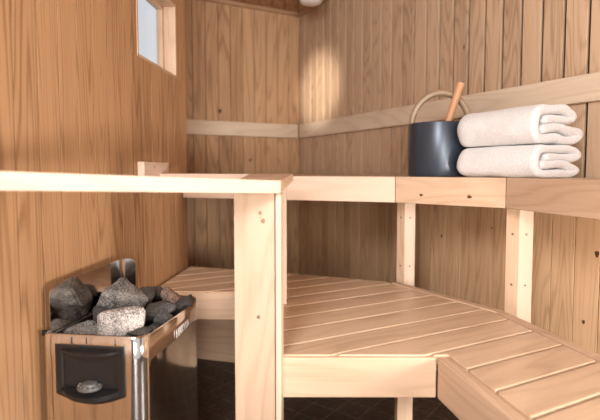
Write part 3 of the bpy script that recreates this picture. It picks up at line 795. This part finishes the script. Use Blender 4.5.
# ------------------------------------------------------------------ towels
TW, nt, b = new_mat('white terry'); b.inputs['Roughness'].default_value = 0.95; b.inputs['Specular IOR Level'].default_value = 0.1
b.inputs['Sheen Weight'].default_value = 0.4
tc = N(nt, 'ShaderNodeTexCoord'); n1 = N(nt, 'ShaderNodeTexNoise'); n1.inputs['Scale'].default_value = 330; n1.inputs['Detail'].default_value = 3
n2 = N(nt, 'ShaderNodeTexNoise'); n2.inputs['Scale'].default_value = 28; n2.inputs['Detail'].default_value = 3
L(nt, tc.outputs['Object'], n1.inputs['Vector']); L(nt, tc.outputs['Object'], n2.inputs['Vector'])
mx = N(nt, 'ShaderNodeMix', data_type='RGBA'); mx.inputs['A'].default_value = (0.68, 0.66, 0.64, 1); mx.inputs['B'].default_value = (0.90, 0.90, 0.90, 1)
cr = N(nt, 'ShaderNodeMapRange'); cr.inputs['From Min'].default_value = 0.3; cr.inputs['From Max'].default_value = 0.6; L(nt, n1.outputs['Fac'], cr.inputs['Value'])
L(nt, cr.outputs[0], mx.inputs['Factor']); L(nt, mx.outputs['Result'], b.inputs['Base Color'])
bp = N(nt, 'ShaderNodeBump'); bp.inputs['Strength'].default_value = 0.6; bp.inputs['Distance'].default_value = 0.004
L(nt, math_node(nt, 'ADD', n1.outputs['Fac'], n2.outputs['Fac']), bp.inputs['Height']); L(nt, bp.outputs[0], b.inputs['Normal'])
def smooth_path(pts, n=8):
    out_ = []
    P_ = [Vector((p[0], p[1], p[2])) for p in pts]   # u, v, half thickness
    for i in range(len(P_)-1):
        p0 = P_[max(0, i-1)]; p1 = P_[i]; p2 = P_[i+1]; p3 = P_[min(len(P_)-1, i+2)]
        for k in range(n):
            t_ = k/n; out_.append(0.5*((2*p1)+(p2-p0)*t_+(2*p0-5*p1+4*p2-p3)*t_*t_+(3*p1-p0-3*p2+p3)*t_**3))
    out_.append(P_[-1]); return out_
def towel(profile, z, seed, length, label, near, yaw=0.0, taper=0.04):
    """profile: folded strip seen from its end (u across, v up, half thickness), drawn out along the stack"""
    pth = smooth_path(profile); n = len(pth); rings = []
    ux = Matrix.Rotation(yaw, 3, 'Z') @ NR; lx = Matrix.Rotation(yaw, 3, 'Z') @ (-DR)
    vmid = sum(p.y for p in pth)/n; umid = sum(p.x for p in pth)/n
    loop = []
    L_, R_ = [], []
    for i, p in enumerate(pth):
        d = (pth[min(n-1, i+1)]-pth[max(0, i-1)]); d.z = 0; d.normalize(); nn = Vector((-d.y, d.x, 0))
        L_.append((p+nn*p.z)); R_.append((p-nn*p.z))
    def cap(c_, d, r):
        return [Vector((c_.x, c_.y, 0))+Matrix.Rotation(a_, 3, 'Z') @ (d*r) for a_ in [math.radians(x) for x in (60, 30, 0, -30, -60)]]
    d1 = (pth[-1]-pth[-2]); d1.z = 0; d1.normalize(); d0 = (pth[0]-pth[1]); d0.z = 0; d0.normalize()
    core = L_ + cap(pth[-1], d1, pth[-1].z) + R_[::-1] + cap(pth[0], d0, pth[0].z)
    src = list(pth)+[pth[-1]]*5+list(pth)[::-1]+[pth[0]]*5
    m_ = len(core); V = []; Fc = []
    steps = [0.0, 0.002, 0.006, 0.012, 0.02, 0.035]+[0.05+(length-0.10)*k/16 for k in range(17)]+[length-x for x in (0.035, 0.022, 0.012, 0.006, 0.002, 0.0)]
    for s_ in steps:
        e0_ = min(1, s_/0.016); k0 = math.sqrt(max(0.0, 1-(1-e0_)**2)); e1_ = min(1, (length-s_)/0.02); k1 = math.sqrt(max(0.0, 1-(1-e1_)**2))
        thk = 0.28+0.72*min(k0, k1)
        far = max(0, (s_-(length-taper))/taper); sh_ = 1-0.35*far**2.2
        for c_, p in zip(core, src):
            u = p.x+(c_.x-p.x)*thk; v = p.y+(c_.y-p.y)*thk
            wv = noise.noise(Vector((u*14, v*14, s_*9+seed)))*0.018*min(1, 0.25+u*4)+noise.noise(Vector((u*45, v*45, s_*40+seed)))*0.0018
            v2 = vmid+(v-vmid)*sh_ if True else v
            if v < 0.02 and z == 0: v2 = v2
            u2 = umid+(u-umid)*(1-0.2*far**2)
            q = near+ux*(u2+wv)+lx*(s_+0.008*noise.noise(Vector((u*9, v*9, seed*3.1))))+Vector((0, 0, z+max(v2+wv*0.6, 0.0005)))
            V.append(q)
    for r in range(len(steps)-1):
        for k in range(m_): Fc.append([r*m_+k, r*m_+(k+1) % m_, (r+1)*m_+(k+1) % m_, (r+1)*m_+k])
    # close both ends strip by strip
    for base in (0, (len(steps)-1)*m_):
        nn_ = n
        for i in range(nn_-1): Fc.append([base+i, base+i+1, base+2*nn_+5-2-i, base+2*nn_+5-1-i])
        Fc.append([base+nn_-1]+[base+nn_+j for j in range(5)]+[base+nn_+5]); Fc.append([base+2*nn_+5-1]+[base+2*nn_+5+j for j in range(5)]+[base])
    q = MB(); q.raw(V, Fc); o = q.build('towel', TW, None, smooth=True)
    tag(o, label, 'towel', None)
    return o
nearp = Vector((0.735, 1.515, ZU))
lowp = [(0.05, 0.043, 0.0138), (0.13, 0.045, 0.0138), (0.20, 0.040, 0.0138), (0.232, 0.027, 0.0135), (0.20, 0.0145, 0.0138), (0.10, 0.0142, 0.0138), (0.032, 0.018, 0.015), (0.014, 0.052, 0.015), (0.032, 0.090, 0.015), (0.10, 0.095, 0.0138), (0.20, 0.096, 0.0138), (0.246, 0.083, 0.0138), (0.215, 0.068, 0.0135), (0.14, 0.068, 0.0135), (0.07, 0.067, 0.0135)]
upp = [(0.06, 0.048, 0.0155), (0.15, 0.052, 0.0155), (0.205, 0.046, 0.0155), (0.243, 0.031, 0.0150), (0.21, 0.0165, 0.0155), (0.10, 0.0160, 0.0158), (0.033, 0.020, 0.018), (0.012, 0.060, 0.018), (0.033, 0.103, 0.018), (0.10, 0.112, 0.0158), (0.165, 0.115, 0.0155), (0.212, 0.106, 0.0150), (0.206, 0.087, 0.0130), (0.15, 0.082, 0.0140), (0.07, 0.079, 0.0150)]
towel(lowp, 0.0, 3, 0.342, 'white folded towel lying on the upper bench, under another towel', nearp)
towel(upp, 0.111, 9, 0.345, 'white thickly folded towel on top of the other towel', nearp, taper=0.05)

# ------------------------------------------------------------------ ceiling fixture
lc = on_y(311, -2, 3.1)
cl = empty('ceiling_lamp', (lc.x, lc.y, CZ)); tag(cl, 'small round white fixture with dark slots under the ceiling near the rear corner', 'lamp')
m = MB(); loops = []
hh = CZ
rod = MB(); rod.box((lc.x, lc.y), (1,0), (0,1), (0.05, 0.05), CZ-0.04, CZ); rod.build('mount', plain('white mount', (0.6, 0.57, 0.54), 0.5), cl)
hh = CZ-0.035
for r, z in ((0.060, hh), (0.072, hh-0.012), (0.082, hh-0.05), (0.080, hh-0.075), (0.066, hh-0.100), (0.040, hh-0.112), (0.01, hh-0.114)):
    loops.append([Vector((lc.x+r*math.cos(2*PI*k/40), lc.y+r*math.sin(2*PI*k/40), z)) for k in range(40)])
V, Fc = loft(loops); m.raw(V, Fc); m.build('shade', plain('white plastic', (0.75, 0.70, 0.66), 0.45), cl, smooth=True)
for k in range(9):
    m = MB(); a_ = 2*PI*k/9+0.2; m.disc(Vector((lc.x+0.0745*math.cos(a_), lc.y+0.0745*math.sin(a_), hh-0.0885)), Vector((math.cos(a_), math.sin(a_), -0.6)), 0.012, 0.006, mi=0)
    m.build('slot', BLACK, cl)

# ------------------------------------------------------------------ light
def area(name, loc, target, sx, sy, power, col, spread=180):
    l = bpy.data.lights.new(name, 'AREA'); l.shape = 'RECTANGLE'; l.size = sx; l.size_y = sy; l.energy = power; l.color = col; l.spread = math.radians(spread)
    o = bpy.data.objects.new(name, l); COL.objects.link(o); o.location = loc
    o.rotation_euler = (Vector(target)-Vector(loc)).to_track_quat('-Z', 'Y').to_euler(); return o
area('doorway_light', (0.35, -2.7, 1.0), (0.15, 2.2, 0.8), 0.8, 1.1, 95, (1.0, 0.94, 0.88))
area('side_lamp', (1.08, 0.12, 0.60), (-0.1, 1.7, 0.65), 0.22, 0.26, 24, (1.0, 0.92, 0.84))
area('left_fill', (-0.45, -0.55, 1.75), (0.6, 1.7, 0.8), 0.5, 0.6, 44, (0.98, 0.98, 1.0))  # added unseen fill, standing for daylight from the camera's left
sp = bpy.data.lights.new('corner_glow_spot', 'SPOT'); sp.energy = 1300; sp.color = (1, 0.92, 0.83); sp.spot_size = math.radians(9.5); sp.spot_blend = 0.9; sp.shadow_soft_size = 0.05  # added spot imitating the bright patch on the wall near the rear corner
so = bpy.data.objects.new('corner_glow_spot', sp); COL.objects.link(so); so.location = (-0.40, -0.5, 1.75)
so.rotation_euler = (Vector((0.13, 3.4, 1.50))-so.location).to_track_quat('-Z', 'Y').to_euler(); so.scale = (0.62, 1, 1)
w = bpy.data.worlds.new('world'); scene.world = w; w.use_nodes = True
bg = w.node_tree.nodes['Background']; bg.inputs[0].default_value = (0.97, 0.975, 1.0, 1); bg.inputs[1].default_value = 0.85
vs = scene.view_settings; vs.view_transform = 'Standard'; vs.look = 'None'; vs.gamma = 1; vs.exposure = -0.12
